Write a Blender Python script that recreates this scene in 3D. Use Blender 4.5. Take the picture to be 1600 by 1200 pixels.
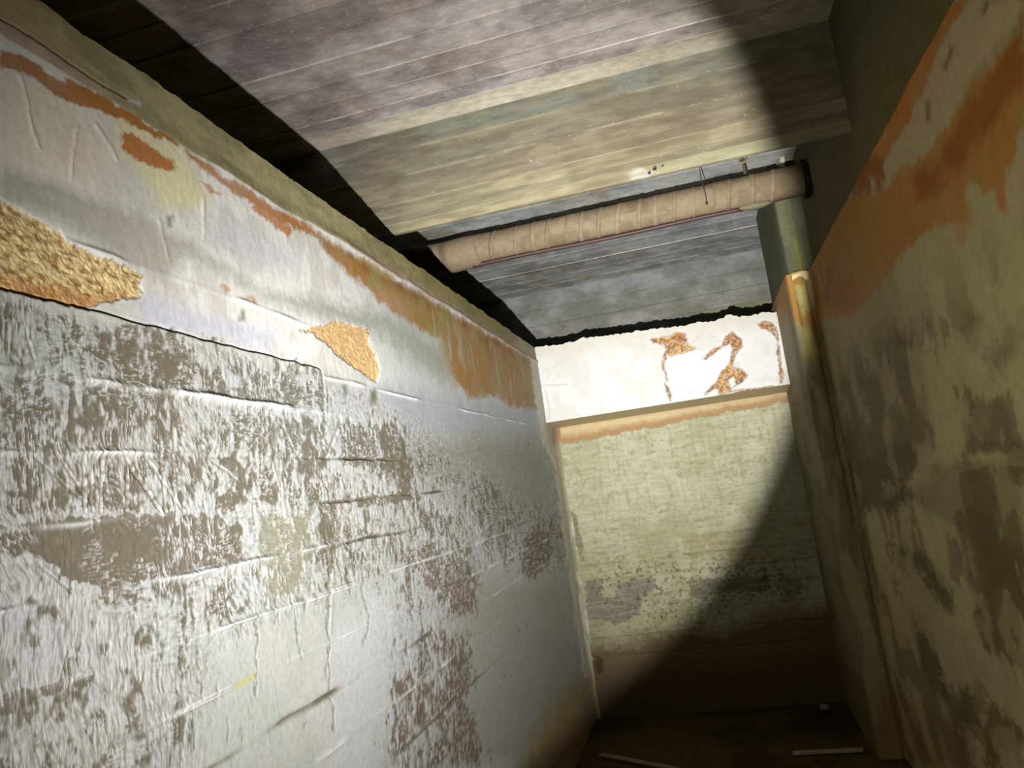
import bpy, math
import numpy as np
from mathutils import Matrix, Vector

for _o in list(bpy.data.objects):
    bpy.data.objects.remove(_o)
SC = bpy.context.scene
COL = SC.collection
EYE = 1.6                                   # camera height above the floor; coordinates below are relative to the camera

# ------------------------------------------------------------------ camera
R = np.array([[0.9606864, 0.241673, -0.13665942], [-0.16545597, 0.10308875, -0.98081447],
              [-0.22294833, 0.96486624, 0.13902221]])      # rows: right, down, forward
FPX = 1200.0
cam = bpy.data.cameras.new('camera')
cam.sensor_width = 36.0
cam.lens = 36.0 * FPX / 1600.0
cam.clip_start = 0.02
co = bpy.data.objects.new('camera', cam)
COL.objects.link(co)
m = Matrix(((R[0][0], -R[1][0], -R[2][0], 0), (R[0][1], -R[1][1], -R[2][1], 0), (R[0][2], -R[1][2], -R[2][2], EYE), (0, 0, 0, 1)))
co.matrix_world = m
SC.camera = co

# ------------------------------------------------------------------ world, lamp, exposure
w = bpy.data.worlds.new('world')
SC.world = w
w.use_nodes = True
w.node_tree.nodes['Background'].inputs[0].default_value = (0.0, 0.0, 0.0, 1)
w.node_tree.nodes['Background'].inputs[1].default_value = 0.0
SC.view_settings.view_transform = 'Standard'
SC.view_settings.look = 'None'
SC.view_settings.gamma = 1.0
SC.view_settings.use_curve_mapping = False
SC.view_settings.exposure = 0.0

LAMP = np.array([-0.165, 0.0, -0.31])
AXIS = np.array([-0.404, 0.860, 0.312])
HALF = 34.4
HOT = np.array([-0.03, 1.0, 0.21])
SIGMA = 22.5
POWER = 3350.0
BLEND = 0.12
SPILL_FILL = 112.0


def make_lamp():
    """hand torch held low and left of the camera: one cone, its hot spot off the axis"""
    L = bpy.data.lights.new('hand_torch', 'SPOT')
    L.energy = POWER
    L.spot_size = math.radians(2 * (HALF + 1.2))
    L.spot_blend = BLEND
    L.shadow_soft_size = 0.010
    L.color = (1.0, 0.99, 0.98)
    L.use_nodes = True
    nt = L.node_tree
    nt.nodes.clear()
    out = nt.nodes.new('ShaderNodeOutputLight')
    em = nt.nodes.new('ShaderNodeEmission')
    geo = nt.nodes.new('ShaderNodeNewGeometry')
    dot = nt.nodes.new('ShaderNodeVectorMath'); dot.operation = 'DOT_PRODUCT'
    h = HOT / np.linalg.norm(HOT)
    dot.inputs[1].default_value = tuple(h)
    ab = nt.nodes.new('ShaderNodeMath'); ab.operation = 'ABSOLUTE'
    ac = nt.nodes.new('ShaderNodeMath'); ac.operation = 'ARCCOSINE'
    dv = nt.nodes.new('ShaderNodeMath'); dv.operation = 'DIVIDE'; dv.inputs[1].default_value = math.radians(SIGMA)
    sq = nt.nodes.new('ShaderNodeMath'); sq.operation = 'POWER'; sq.inputs[1].default_value = 2.0
    ng = nt.nodes.new('ShaderNodeMath'); ng.operation = 'MULTIPLY'; ng.inputs[1].default_value = -1.0
    ex = nt.nodes.new('ShaderNodeMath'); ex.operation = 'EXPONENT'
    lk = nt.links.new
    lk(geo.outputs['Normal'], dot.inputs[0]); lk(dot.outputs['Value'], ab.inputs[0]); lk(ab.outputs[0], ac.inputs[0])
    lk(ac.outputs[0], dv.inputs[0]); lk(dv.outputs[0], sq.inputs[0]); lk(sq.outputs[0], ng.inputs[0]); lk(ng.outputs[0], ex.inputs[0])
    lk(ex.outputs[0], em.inputs['Strength']); lk(em.outputs[0], out.inputs[0])
    o = bpy.data.objects.new('hand_torch_light', L)
    COL.objects.link(o)
    o.location = (LAMP[0], LAMP[1], LAMP[2] + EYE)
    o.rotation_mode = 'QUATERNION'
    o.rotation_quaternion = Vector(AXIS).to_track_quat('-Z', 'Y')
    return o


make_lamp()


def make_spill_fill():
    """added weak warm fill lifting the right side, standing in for torch stray light"""
    L = bpy.data.lights.new('added_spill_fill', 'SPOT')
    L.energy = SPILL_FILL
    L.spot_size = math.radians(118)
    L.spot_blend = 1.0
    L.shadow_soft_size = 0.03
    L.color = (1.0, 0.93, 0.70)
    o = bpy.data.objects.new('added_spill_fill_light', L)
    COL.objects.link(o)
    o.location = (LAMP[0] + .01, LAMP[1], LAMP[2] + EYE)
    o.rotation_mode = 'QUATERNION'
    o.rotation_quaternion = Vector((.55, 1.0, -.12)).to_track_quat('-Z', 'Y')


make_spill_fill()

# ------------------------------------------------------------------ noise and painting helpers
def _h(ix, iy, s):
    n = (ix.astype(np.int64) * 374761393 + iy.astype(np.int64) * 668265263 + s * 974711) & 0x7fffffff
    n = ((n ^ (n >> 13)) * 1274126177) & 0x7fffffff
    n = ((n ^ (n >> 16)) * 2246822519) & 0x7fffffff
    return (n & 0xffff).astype(np.float32) / 65535.0


def vn(x, y, s=0):
    ix = np.floor(x); iy = np.floor(y)
    fx = (x - ix).astype(np.float32); fy = (y - iy).astype(np.float32)
    fx = fx * fx * (3 - 2 * fx); fy = fy * fy * (3 - 2 * fy)
    a = _h(ix, iy, s); b = _h(ix + 1, iy, s); c = _h(ix, iy + 1, s); d = _h(ix + 1, iy + 1, s)
    return (a + (b - a) * fx) * (1 - fy) + (c + (d - c) * fx) * fy


def fbm(x, y, s=0, o=4):
    t = 0; a = .5; f = 1.0; n = 0
    for i in range(o):
        t = t + a * vn(x * f + 17.3 * i, y * f - 9.1 * i, s + i); n += a; a *= .5; f *= 2.03
    return t / n


def S(r, g, b):
    c = np.array([r, g, b]) / 255.0
    return np.where(c <= .04045, c / 12.92, ((c + .055) / 1.055) ** 2.4).astype(np.float32)


def smooth(a, b, x):
    t = np.clip((x - a) / (b - a), 0, 1)
    return t * t * (3 - 2 * t)


def mix(C, col, k):
    C += (np.asarray(col, np.float32)[None, :] - C) * np.clip(k, 0, 1)[:, None]


def pix(P):
    """where a point of the place lies in the photograph (1600x1200), to carry traced stain outlines on to the walls"""
    c = P @ R.T
    z = np.maximum(c[:, 2], .05)
    return 800 + FPX * c[:, 0] / z, 600 + FPX * c[:, 1] / z


class Paint:
    """stain outlines traced in the photograph, evaluated at the vertices of one wall"""
    def __init__(s, P, u, v, warp=9.0, seed=3):
        s.x, s.y = pix(P)
        s.n = len(P)
        f = 1.0
        s.wx = (fbm(u * 14, v * 14, seed, 4) - .5) * 2 * warp + (vn(u * 150, v * 150, seed + 31) - .5) * warp * .7 + (vn(u * 55, v * 55, seed + 51) - .5) * warp * .9
        s.wy = (fbm(u * 14, v * 14, seed + 9, 4) - .5) * 2 * warp + (vn(u * 150, v * 150, seed + 37) - .5) * warp * .7 + (vn(u * 55, v * 55, seed + 57) - .5) * warp * .9

    def poly(s, pts, soft=3.0, warp=1.0):
        pts = np.array(pts, np.float32)
        m = soft + 14 + 14 * warp
        idx = np.nonzero((s.x > pts[:, 0].min() - m) & (s.x < pts[:, 0].max() + m) & (s.y > pts[:, 1].min() - m) & (s.y < pts[:, 1].max() + m))[0]
        out = np.zeros(s.n, np.float32)
        if not len(idx):
            return out
        x = (s.x[idx] + s.wx[idx] * warp).astype(np.float32); y = (s.y[idx] + s.wy[idx] * warp).astype(np.float32)
        d = np.full(len(idx), 1e9, np.float32); ins = np.zeros(len(idx), bool)
        n = len(pts)
        for i in range(n):
            ax, ay = pts[i]; bx, by = pts[(i + 1) % n]
            ex, ey = bx - ax, by - ay
            t = np.clip(((x - ax) * ex + (y - ay) * ey) / (ex * ex + ey * ey + 1e-6), 0, 1)
            d = np.minimum(d, (x - ax - t * ex) ** 2 + (y - ay - t * ey) ** 2)
            if ay != by:
                c = ((ay <= y) != (by <= y)) & (x < ex * (y - ay) / (ey) + ax)
                ins ^= c
        sd = np.sqrt(d); sd[ins] *= -1
        out[idx] = np.clip(.5 - sd / (2 * soft), 0, 1)
        return out

    def line(s, pts, width, warp=.3):
        pts = np.array(pts, np.float32)
        m = width * 4 + 12
        idx = np.nonzero((s.x > pts[:, 0].min() - m) & (s.x < pts[:, 0].max() + m) & (s.y > pts[:, 1].min() - m) & (s.y < pts[:, 1].max() + m))[0]
        out = np.zeros(s.n, np.float32)
        if not len(idx):
            return out
        x = s.x[idx] + s.wx[idx] * warp; y = s.y[idx] + s.wy[idx] * warp
        d = np.full(len(idx), 1e9)
        for (ax, ay), (bx, by) in zip(pts[:-1], pts[1:]):
            ex, ey = bx - ax, by - ay
            t = np.clip(((x - ax) * ex + (y - ay) * ey) / (ex * ex + ey * ey + 1e-6), 0, 1)
            d = np.minimum(d, (x - ax - t * ex) ** 2 + (y - ay - t * ey) ** 2)
        out[idx] = np.exp(-d / (width * width))
        return out


# ------------------------------------------------------------------ mesh helpers
def grid_faces(n, m_):
    i = np.arange(n * m_).reshape(n, m_)
    return np.stack([i[:-1, :-1], i[1:, :-1], i[1:, 1:], i[:-1, 1:]], -1).reshape(-1, 4)


def mesh_obj(name, V, F, C, mat, parent=None, shade=True):
    """V in camera-relative metres; F quads; C per-vertex colour (linear)"""
    V = np.asarray(V, np.float32).copy()
    F = np.asarray(F, np.int32)
    me = bpy.data.meshes.new(name)
    me.vertices.add(len(V)); me.loops.add(len(F) * 4); me.polygons.add(len(F))
    V[:, 2] += EYE
    me.vertices.foreach_set('co', V.ravel())
    me.loops.foreach_set('vertex_index', F.ravel())
    me.polygons.foreach_set('loop_start', np.arange(0, len(F) * 4, 4, dtype=np.int32))
    me.polygons.foreach_set('use_smooth', np.full(len(F), shade))
    me.update(calc_edges=True)
    C = np.asarray(C, np.float32)
    if C.ndim == 1:
        C = np.repeat(C[None, :], len(V), 0)
    at = me.color_attributes.new('Col', 'FLOAT_COLOR', 'POINT')
    at.data.foreach_set('color', np.c_[C, np.ones(len(C), np.float32)].astype(np.float32).ravel())
    me.materials.append(mat)
    me.validate()
    o = bpy.data.objects.new(name, me)
    COL.objects.link(o)
    if parent:
        o.parent = parent
    return o


def subset(V, F, C, keep):
    f = F[keep]
    u, inv = np.unique(f, return_inverse=True)
    return V[u], inv.reshape(-1, 4), C[u]


def boxm(x0, x1, y0, y1, z0, z1):
    V = np.array([(x, y, z) for x in (x0, x1) for y in (y0, y1) for z in (z0, z1)], np.float32)
    F = np.array([(0, 1, 3, 2), (4, 6, 7, 5), (0, 4, 5, 1), (2, 3, 7, 6), (0, 2, 6, 4), (1, 5, 7, 3)])
    return V, F


def join(parts):
    V = []; F = []; C = []; n = 0
    for v, f, c in parts:
        c = np.asarray(c, np.float32)
        if c.ndim == 1:
            c = np.repeat(c[None, :], len(v), 0)
        V.append(v); F.append(np.asarray(f) + n); C.append(c); n += len(v)
    return np.concatenate(V), np.concatenate(F), np.concatenate(C)


def tube(p0, p1, r, seg=16, n=2, caps=True, rfun=None, bend=None):
    p0 = np.array(p0, float); p1 = np.array(p1, float)
    d = p1 - p0; L = np.linalg.norm(d); d /= L
    a = np.cross(d, (0, 0, 1.0) if abs(d[2]) < .9 else (1.0, 0, 0)); a /= np.linalg.norm(a); b = np.cross(d, a)
    V = []
    for i in range(n):
        t = i / (n - 1)
        c = p0 + d * L * t
        if bend is not None:
            c = c + np.array(bend(t))
        for k in range(seg):
            th = 2 * math.pi * k / seg
            rr = r if rfun is None else r * rfun(t, th)
            V.append(c + rr * (math.cos(th) * a + math.sin(th) * b))
    F = [(i * seg + k, i * seg + (k + 1) % seg, (i + 1) * seg + (k + 1) % seg, (i + 1) * seg + k) for i in range(n - 1) for k in range(seg)]
    if caps:
        for i, ring in ((0, 0), (n - 1, (n - 1) * seg)):
            c = len(V); V.append(np.mean(V[ring:ring + seg], 0))
            for k in range(0, seg, 2):
                F.append((ring + k, ring + (k + 1) % seg, ring + (k + 2) % seg, c))
    return np.array(V, np.float32), np.array(F)


def struct(o, label, cat):
    o['kind'] = 'structure'; o['label'] = label; o['category'] = cat
    return o


def tag(o, label, cat, group=None):
    o['label'] = label; o['category'] = cat
    if group:
        o['group'] = group
    return o


# ------------------------------------------------------------------ materials
def mat(name, rough=.75, spec=.25, mottle=.25, scale=30.0, stretch=(1, 1, 1), bump=.25, bdist=.002, bscale=140.0, specks=0.0, gain=.6, sscale=75, sthr=.70):
    """vertex pigment x procedural mottling, fine bump"""
    M = bpy.data.materials.new(name)
    M.use_nodes = True
    nt = M.node_tree; N = nt.nodes; lk = nt.links.new
    bs = N['Principled BSDF']
    bs.inputs['Roughness'].default_value = rough
    bs.inputs['Specular IOR Level'].default_value = spec
    at = N.new('ShaderNodeAttribute'); at.attribute_name = 'Col'
    geo = N.new('ShaderNodeNewGeometry')
    mp = N.new('ShaderNodeMapping'); mp.inputs['Scale'].default_value = stretch
    lk(geo.outputs['Position'], mp.inputs['Vector'])
    nz = N.new('ShaderNodeTexNoise'); nz.inputs['Scale'].default_value = scale; nz.inputs['Detail'].default_value = 8; nz.inputs['Roughness'].default_value = .65
    lk(mp.outputs[0], nz.inputs['Vector'])
    mr = N.new('ShaderNodeMapRange'); mr.inputs[1].default_value = .3; mr.inputs[2].default_value = .7
    mr.inputs[3].default_value = gain * (1 - mottle); mr.inputs[4].default_value = gain * (1 + mottle)
    lk(nz.outputs[0], mr.inputs[0])
    mu = N.new('ShaderNodeVectorMath'); mu.operation = 'SCALE'
    lk(at.outputs['Color'], mu.inputs[0]); lk(mr.outputs[0], mu.inputs['Scale'])
    last = mu.outputs[0]
    if specks > 0:
        vo = N.new('ShaderNodeTexNoise'); vo.inputs['Scale'].default_value = sscale; vo.inputs['Detail'].default_value = 2
        lk(geo.outputs['Position'], vo.inputs['Vector'])
        st = N.new('ShaderNodeMapRange'); st.inputs[1].default_value = sthr; st.inputs[2].default_value = sthr + (.04 if sthr > .65 else .12)
        st.inputs[3].default_value = 0; st.inputs[4].default_value = specks
        lk(vo.outputs[0], st.inputs[0])
        mx = N.new('ShaderNodeMix'); mx.data_type = 'RGBA'; mx.inputs['B'].default_value = (.5, .48, .43, 1)
        lk(st.outputs[0], mx.inputs['Factor']); lk(last, mx.inputs['A'])
        last = mx.outputs['Result']
    lk(last, bs.inputs['Base Color'])
    nb = N.new('ShaderNodeTexNoise'); nb.inputs['Scale'].default_value = bscale; nb.inputs['Detail'].default_value = 5
    lk(mp.outputs[0], nb.inputs['Vector'])
    bp = N.new('ShaderNodeBump'); bp.inputs['Strength'].default_value = bump; bp.inputs['Distance'].default_value = bdist
    lk(nb.outputs[0], bp.inputs['Height']); lk(bp.outputs[0], bs.inputs['Normal'])
    return M


M_LEFT = mat('painted_plaster', rough=.6, spec=.16, mottle=.10, scale=60, bump=.3, bdist=.0015, bscale=170)
M_BAND = mat('bare_concrete', rough=.85, spec=.15, mottle=.18, scale=35, stretch=(1, .6, 1.4), bump=.2, bdist=.0015, bscale=120)
M_SAND = mat('crumbly_render', gain=.62, rough=.8, spec=.25, mottle=.18, scale=60, bump=.6, bdist=.004, bscale=90)
M_RIGHT = mat('stained_plaster', gain=.82, rough=.75, spec=.2, mottle=.12, scale=30, bump=.25, bdist=.002, bscale=110)
M_CEIL = mat('board_marked_concrete', gain=.74, rough=.85, spec=.2, mottle=.26, scale=22, stretch=(.7, 1.25, 1), bump=.4, bdist=.0025, bscale=70, specks=.22, sscale=48, sthr=.60)
M_BEAM = mat('board_marked_beam', gain=.39, rough=.85, spec=.2, mottle=.22, scale=20, stretch=(.35, 1, 1.7), bump=.5, bdist=.003, bscale=70, specks=.75, sscale=105, sthr=.735)
M_GREY = mat('grey_concrete', rough=.85, spec=.2, mottle=.2, scale=20, stretch=(.7, 1, 1.2), bump=.4, bdist=.003, bscale=60)
M_END = mat('end_wall_paint', gain=.44, rough=.7, spec=.2, mottle=.10, scale=30, stretch=(.6, 1, 1.3), bump=.3, bdist=.002, bscale=90)
M_WHITE = mat('white_paint', gain=.42, rough=.6, spec=.2, mottle=.04, scale=30, bump=.25, bdist=.0015, bscale=90)
M_PIPE = mat('pipe_wrapping', gain=.32, rough=.75, spec=.2, mottle=.16, scale=40, bump=.3, bdist=.002, bscale=120)
M_METAL = mat('rusty_iron', rough=.6, spec=.4, mottle=.2, scale=90)
M_FLOOR = mat('dirty_floor', rough=.9, spec=.1, mottle=.3, scale=14, bump=.5, bdist=.006, bscale=40)
M_WOOD = mat('weathered_wood', rough=.8, spec=.15, mottle=.2, scale=40, stretch=(.3, 1, 1), bump=.3)

XL, XR = -1.0, 0.74            # corridor faces
YB, YE, YLT, YU = 3.05, 5.45, 5.18, 6.30   # downstand, end wall, lintel face, upper back wall
ZT, ZC_, ZBEAM = 0.975, 1.645, 1.18        # wall top, ceiling, downstand bottom

# ------------------------------------------------------------------ left wall
def left_wall():
    ny, nz1, nz2 = 820, 190, 590
    inv = np.linspace(1 / .80, 1 / 5.46, ny)
    Yc = 1 / inv
    Zc = np.concatenate([np.linspace(-1.6, -.36, nz1, endpoint=False), np.linspace(-.36, ZT, nz2)])
    Yg, Zg = np.meshgrid(Yc, Zc, indexing='ij')
    Y = Yg.ravel().astype(np.float32); Z = Zg.ravel().astype(np.float32)
    P = np.stack([np.full_like(Y, XL), Y, Z], 1)
    pt = Paint(P, Y, Z, warp=7, seed=5)
    x, y = pt.x, pt.y
    H = np.zeros(len(Y), np.float32)
    lo = fbm(Y * 2.2, Z * 2.2, 11, 4); md = fbm(Y * 9, Z * 7, 12, 4)
    C = np.repeat(S(193, 195, 194)[None], len(Y), 0).copy()
    mix(C, S(172, 175, 165), smooth(.45, .62, lo) * .7)
    mix(C, S(232, 230, 222), smooth(.36, .46, Z) * (1 - smooth(1.8, 2.8, Y)) * .9)
    mix(C, S(176, 174, 170), smooth(.35, .1, Z) * (1 - smooth(.9, 1.6, Y)) * .6)  # near low part darker, torch falloff evened out in the colour
    mix(C, S(190, 186, 176), smooth(.5, .62, md) * .5)

    # smooth painted upper zone: tints
    for pts, col, k, soft, wp in (
        ([(0, 255), (120, 300), (215, 330), (310, 385), (260, 440), (200, 405), (100, 352), (0, 310)], (176, 174, 158), .85, 12, 1),
        ([(300, 395), (420, 455), (560, 478), (640, 505), (720, 570), (700, 605), (600, 530), (450, 480)], (150, 154, 138), .8, 14, 1.4),
        ([(160, 150), (290, 240), (330, 320), (260, 330), (190, 235)], (226, 220, 168), .8, 14, 1),
        ([(0, 110), (110, 150), (180, 240), (150, 300), (0, 255)], (232, 222, 194), .7, 20, 1),
        ([(200, 455), (300, 490), (430, 520), (420, 545), (240, 505)], (196, 196, 214), .8, 16, 1),
        ([(330, 330), (470, 400), (470, 430), (330, 390)], (200, 202, 206), .7, 18, 1),
        ([(590, 600), (840, 640), (850, 690), (640, 680)], (164, 168, 172), .8, 14, 1),
        ([(600, 690), (720, 680), (860, 690), (885, 800), (760, 790), (690, 760), (610, 745)], (124, 122, 104), .7, 20, 2.2),
        ([(690, 770), (890, 800), (895, 880), (840, 850), (760, 830)], (140, 138, 128), .6, 18, 1.5),
        ([(700, 900), (890, 900), (915, 1060), (830, 1200), (700, 1200)], (150, 150, 138), .75, 25, 1.5),
    ):
        mix(C, S(*col), pt.poly(pts, soft, wp) * k)

    # rough smeared zone below the crack
    zone = pt.poly([(-300, 455), (0, 462), (300, 535), (510, 590), (640, 640), (900, 690), (930, 1060), (930, 1500), (-300, 1500)], 14, 1)
    calm = np.maximum(pt.poly([(330, 1010), (480, 940), (610, 900), (620, 1100), (560, 1500), (250, 1500)], 30, 1.5),
                      pt.poly([(715, 900), (900, 880), (935, 1060), (930, 1500), (700, 1500)], 25, 1.5)) * .8
    calm = np.maximum(calm, pt.poly([(590, 600), (850, 640), (880, 800), (800, 780), (690, 700)], 20, 1.5) * .7)
    rz = zone * (1 - calm)
    # directions of the trowelled smears: upright, level and slanting strokes
    wy = Y + (fbm(Y * 9, Z * 9, 41, 3) - .5) * .035
    wz = Z + (fbm(Y * 9, Z * 9, 47, 3) - .5) * .05
    dsel = fbm(Y * 4.5, Z * 5.5, 49, 2)
    def rn(a, b, sd, o=3):
        return 1 - np.abs(2 * fbm(a, b, sd, o) - 1)
    v1 = rn(wy * 170, wz * 36, 71); v2 = rn(wy * 44, wz * 150, 73); v3 = rn((wy + wz) * 125, (wy - wz) * 40, 75)
    kv = smooth(.40, .52, dsel); kd = smooth(.58, .64, dsel)
    ridge = (v2 * (1 - kv) + v1 * kv) * (1 - kd) + v3 * kd
    ridge = .75 * ridge + .25 * v1
    sm1 = .45 * fbm(wy * 62, wz * 24, 51, 4) + .55 * fbm(wy * 34, wz * 42, 53, 4)
    sm2 = fbm(wy * 110, wz * 60, 61, 3)
    # taupe ground showing where the white coat is thin
    T = np.zeros(len(Y), np.float32)
    for pts, k, soft, wp in (
        ([(60, 505), (250, 500), (385, 545), (500, 578), (505, 640), (390, 625), (220, 600), (120, 575)], .55, 8, 2),
        ([(215, 555), (260, 550), (300, 585), (305, 605), (240, 600)], .9, 8, 2),
        ([(330, 600), (400, 590), (505, 605), (512, 645), (400, 625)], .8, 8, 2),
        ([(375, 630), (510, 660), (520, 690), (470, 700), (400, 670)], .7, 8, 2),
        ([(0, 600), (200, 612), (500, 665), (520, 700), (530, 790), (380, 798), (0, 815)], .62, 12, 2),
        ([(0, 670), (60, 675), (160, 700), (150, 712), (0, 705)], .95, 5, 1),
        ([(130, 640), (170, 650), (190, 730), (150, 720)], .8, 6, 2),
        ([(0, 700), (60, 700), (110, 760), (0, 800)], .65, 12, 2),
        ([(-50, 826), (120, 812), (300, 797), (330, 803), (385, 825), (380, 880), (290, 900), (160, 925), (95, 900), (60, 870), (-50, 875)], 1.0, 6, 1.4),
        ([(0, 870), (80, 880), (110, 920), (0, 945)], .55, 10, 2),
        ([(408, 806), (486, 800), (482, 850), (462, 925), (430, 930), (405, 880)], .95, 5, 1),
        ([(498, 790), (528, 778), (532, 850), (515, 905), (502, 860)], .9, 5, 1),
        ([(530, 658), (625, 660), (650, 740), (640, 770), (555, 735), (532, 715)], .78, 8, 1.5),
        ([(535, 720), (610, 722), (612, 732), (535, 728)], 1.0, 2, .5),
        ([(555, 778), (640, 770), (650, 778), (600, 790), (560, 792)], 1.0, 3, .6),
        ([(600, 740), (650, 745), (645, 780), (620, 770)], .8, 6, 2),
        ([(620, 860), (690, 840), (745, 880), (750, 960), (700, 960), (650, 910)], .72, 10, 2),
        ([(640, 870), (690, 865), (690, 890), (640, 890)], .95, 8, 2),
        ([(680, 900), (735, 898), (735, 950), (690, 930)], .95, 8, 2),
        ([(660, 980), (730, 985), (745, 1060), (720, 1130), (640, 1140), (640, 1050)], .68, 10, 2),
        ([(615, 1050), (650, 1060), (640, 1180), (610, 1180)], .8, 8, 2),
        ([(690, 1100), (750, 1090), (760, 1200), (680, 1200)], .7, 8, 2),
        ([(820, 830), (855, 828), (868, 860), (840, 905), (818, 900)], .95, 5, 1.2),
        ([(760, 800), (880, 820), (880, 900), (780, 900)], .45, 15, 2),
        ([(0, 1085), (60, 1068), (150, 1050), (148, 1070), (70, 1090), (0, 1125)], .95, 5, 1),
        ([(310, 910), (370, 890), (375, 960), (320, 970)], .62, 10, 2),
        ([(120, 925), (250, 905), (280, 925), (160, 950)], .65, 10, 2),
        ([(0, 1010), (40, 1015), (40, 1050), (0, 1060)], .6, 8, 2),
        ([(0, 930), (90, 935), (90, 975), (0, 985)], .55, 10, 2),
        ([(560, 790), (650, 780), (720, 800), (680, 850), (600, 840), (540, 830)], .5, 10, 2),
        ([(640, 800), (720, 790), (730, 830), (660, 840)], .65, 8, 2),
    ):
        T = np.maximum(T, pt.poly(pts, soft, wp) * k)
    T = np.maximum(T, rz * (.47 + .6 * (lo - .5)))
    cover = .55 * sm1 + .25 * sm2 + .2 * fbm(wy * 20, wz * 12, 81, 3)
    cover = (cover - .5) * 2.1 + .5
    bare = smooth(-.12, .12, T * .86 - cover) * np.where(T > .02, 1, 0)
    fleck = smooth(.80, .93, ridge) * smooth(.38, .6, fbm(Y * 13, Z * 13, 83, 3) + .08)
    bare = bare * (1 - .8 * fleck)
    tp = np.repeat(S(108, 97, 72)[None], len(Y), 0)
    mix(tp, S(112, 110, 88), pt.poly([(320, 585), (520, 600), (520, 700), (320, 690)], 30, 1) * .8)
    mix(tp, S(150, 146, 118), pt.poly([(400, 795), (490, 795), (490, 935), (400, 935)], 5, 1))
    mix(tp, S(112, 90, 62), pt.poly([(600, 840), (770, 840), (770, 1200), (590, 1200)], 20, 1) * .8)
    mix(tp, S(110, 86, 60), pt.poly([(810, 820), (870, 820), (870, 910), (810, 910)], 8, 1))
    C += (tp - C) * (bare * .86)[:, None]
    # relief of the white coat and its drips
    H += zone * (.0014 * (1 - bare) - .0004)
    H += rz * (.0020 * (ridge - .7) + .0016 * (sm2 - .5) + .0020 * (sm1 - .5)) * (1 - .5 * bare)
    tex = smooth(.42, .62, fbm(Y * 3.0, Z * 3.0, 95, 3))
    H += rz * tex * .0012 * (vn(wy * 190, wz * 26, 99) - .5)
    H += (1 - zone) * (.0022 * (fbm(Y * 10, Z * 10, 101, 4) - .5) + .0006 * (vn(Y * 90, Z * 40, 104) - .5))
    mix(C, S(216, 216, 214), rz * smooth(.72, .92, ridge) * .5 * (1 - bare))
    mix(C, S(150, 145, 130), rz * smooth(.70, .50, ridge) * .6 * (1 - bare))  # pale flecks and taupe hollows; fine relief light and dark put into colour

    C *= (1 - .20 * rz)[:, None]
    # formwork seams, each a ridge or a groove
    wob = (fbm(Y * 5, np.round(Z * 8) * 3.3, 111, 4) - .5) * .014
    SEAM = [np.zeros(len(Y), np.float32), np.zeros(len(Y), np.float32)]
    def seam(z0, y0, y1, amp, wd=.004, groove=False):
        k = np.exp(-((Z - z0 - wob) / wd) ** 2) * smooth(y0 - .05, y0 + .05, Y) * (1 - smooth(y1 - .1, y1 + .1, Y))
        k *= .15 + 1.7 * smooth(.35, .7, fbm(Y * 6, Z * 0 + z0 * 50, 117, 3))
        j = 0 if groove else 1
        SEAM[j] = np.maximum(SEAM[j], k.astype(np.float32))
        return (-amp if groove else amp) * k
    H += seam(.292, .5, 2.1, .007, .007)
    H += seam(.165, .5, 1.25, .004, .005) + seam(.163, 1.3, 2.4, .006, .004, True)
    H += seam(.050, .5, 1.4, .0035, .005) + seam(.046, 1.9, 3.0, .006, .004, True)
    H += seam(-.070, .5, 2.0, .006, .005) + seam(-.075, 2.0, 2.6, .005, .004, True)
    H += seam(-.190, .5, 2.1, .006, .005) + seam(-.435, 1.2, 3.0, .005, .004, True)
    H += seam(-.31, .5, 2.6, .003, .004) + seam(-.56, 1.5, 3.4, .004, .004) + seam(-.705, 2.2, 3.6, .005, .004, True)
    H += seam(.537, 1.1, 2.1, .005, .006) + seam(.398, 2.0, 4.6, .004, .005) + seam(-.19, 2.3, 4.4, .003, .004)
    H += seam(-.31, 3.0, 4.8, .003, .004) + seam(-.435, 3.2, 4.7, .003, .004)
    H += seam(-.437, 1.25, 2.05, .004, .0035, True) + seam(-.56, 1.9, 2.6, .003, .003, True) + seam(-.312, 1.0, 1.6, .003, .003, True)
    mix(C, S(104, 96, 76), SEAM[0] * .7)
    mix(C, S(220, 220, 218), SEAM[1] * .45)  # ridge crests painted lighter, like edges catching the torch
    for a in ([(512, 905), (508, 960), (515, 1005), (505, 1060)], [(398, 962), (400, 1085)], [(356, 1120), (357, 1160)], [(458, 948), (466, 1000), (470, 1030)], [(560, 860), (575, 960), (566, 1010)], [(512, 1010), (520, 1140)], [(395, 700), (400, 820)], [(535, 655), (537, 720)]):
        k = pt.line(a, 1.3, .8)
        H -= .0015 * k; mix(C, S(112, 104, 88), k * .6)
    # the long crack: plate below it stands proud
    kc = smooth(.85, .90, Y) * (1 - smooth(1.93, 1.98, Y))
    kc = np.where(Y < .9, 1, kc)
    zc = .4175 + (vn(Y * 28, Y * 0, 121) - .5) * .006
    below = (Z < zc) & (Z > zc - .2)
    H += kc * np.where(below, .0065 * np.clip(1 - (zc - Z) / .12, 0, 1), 0)
    crack = kc * np.exp(-((Z - zc - .002) / .003) ** 2)
    H -= .006 * crack
    mix(C, S(60, 50, 36), crack * .85)  # dark line, the shade of the gap painted into the crack
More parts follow.
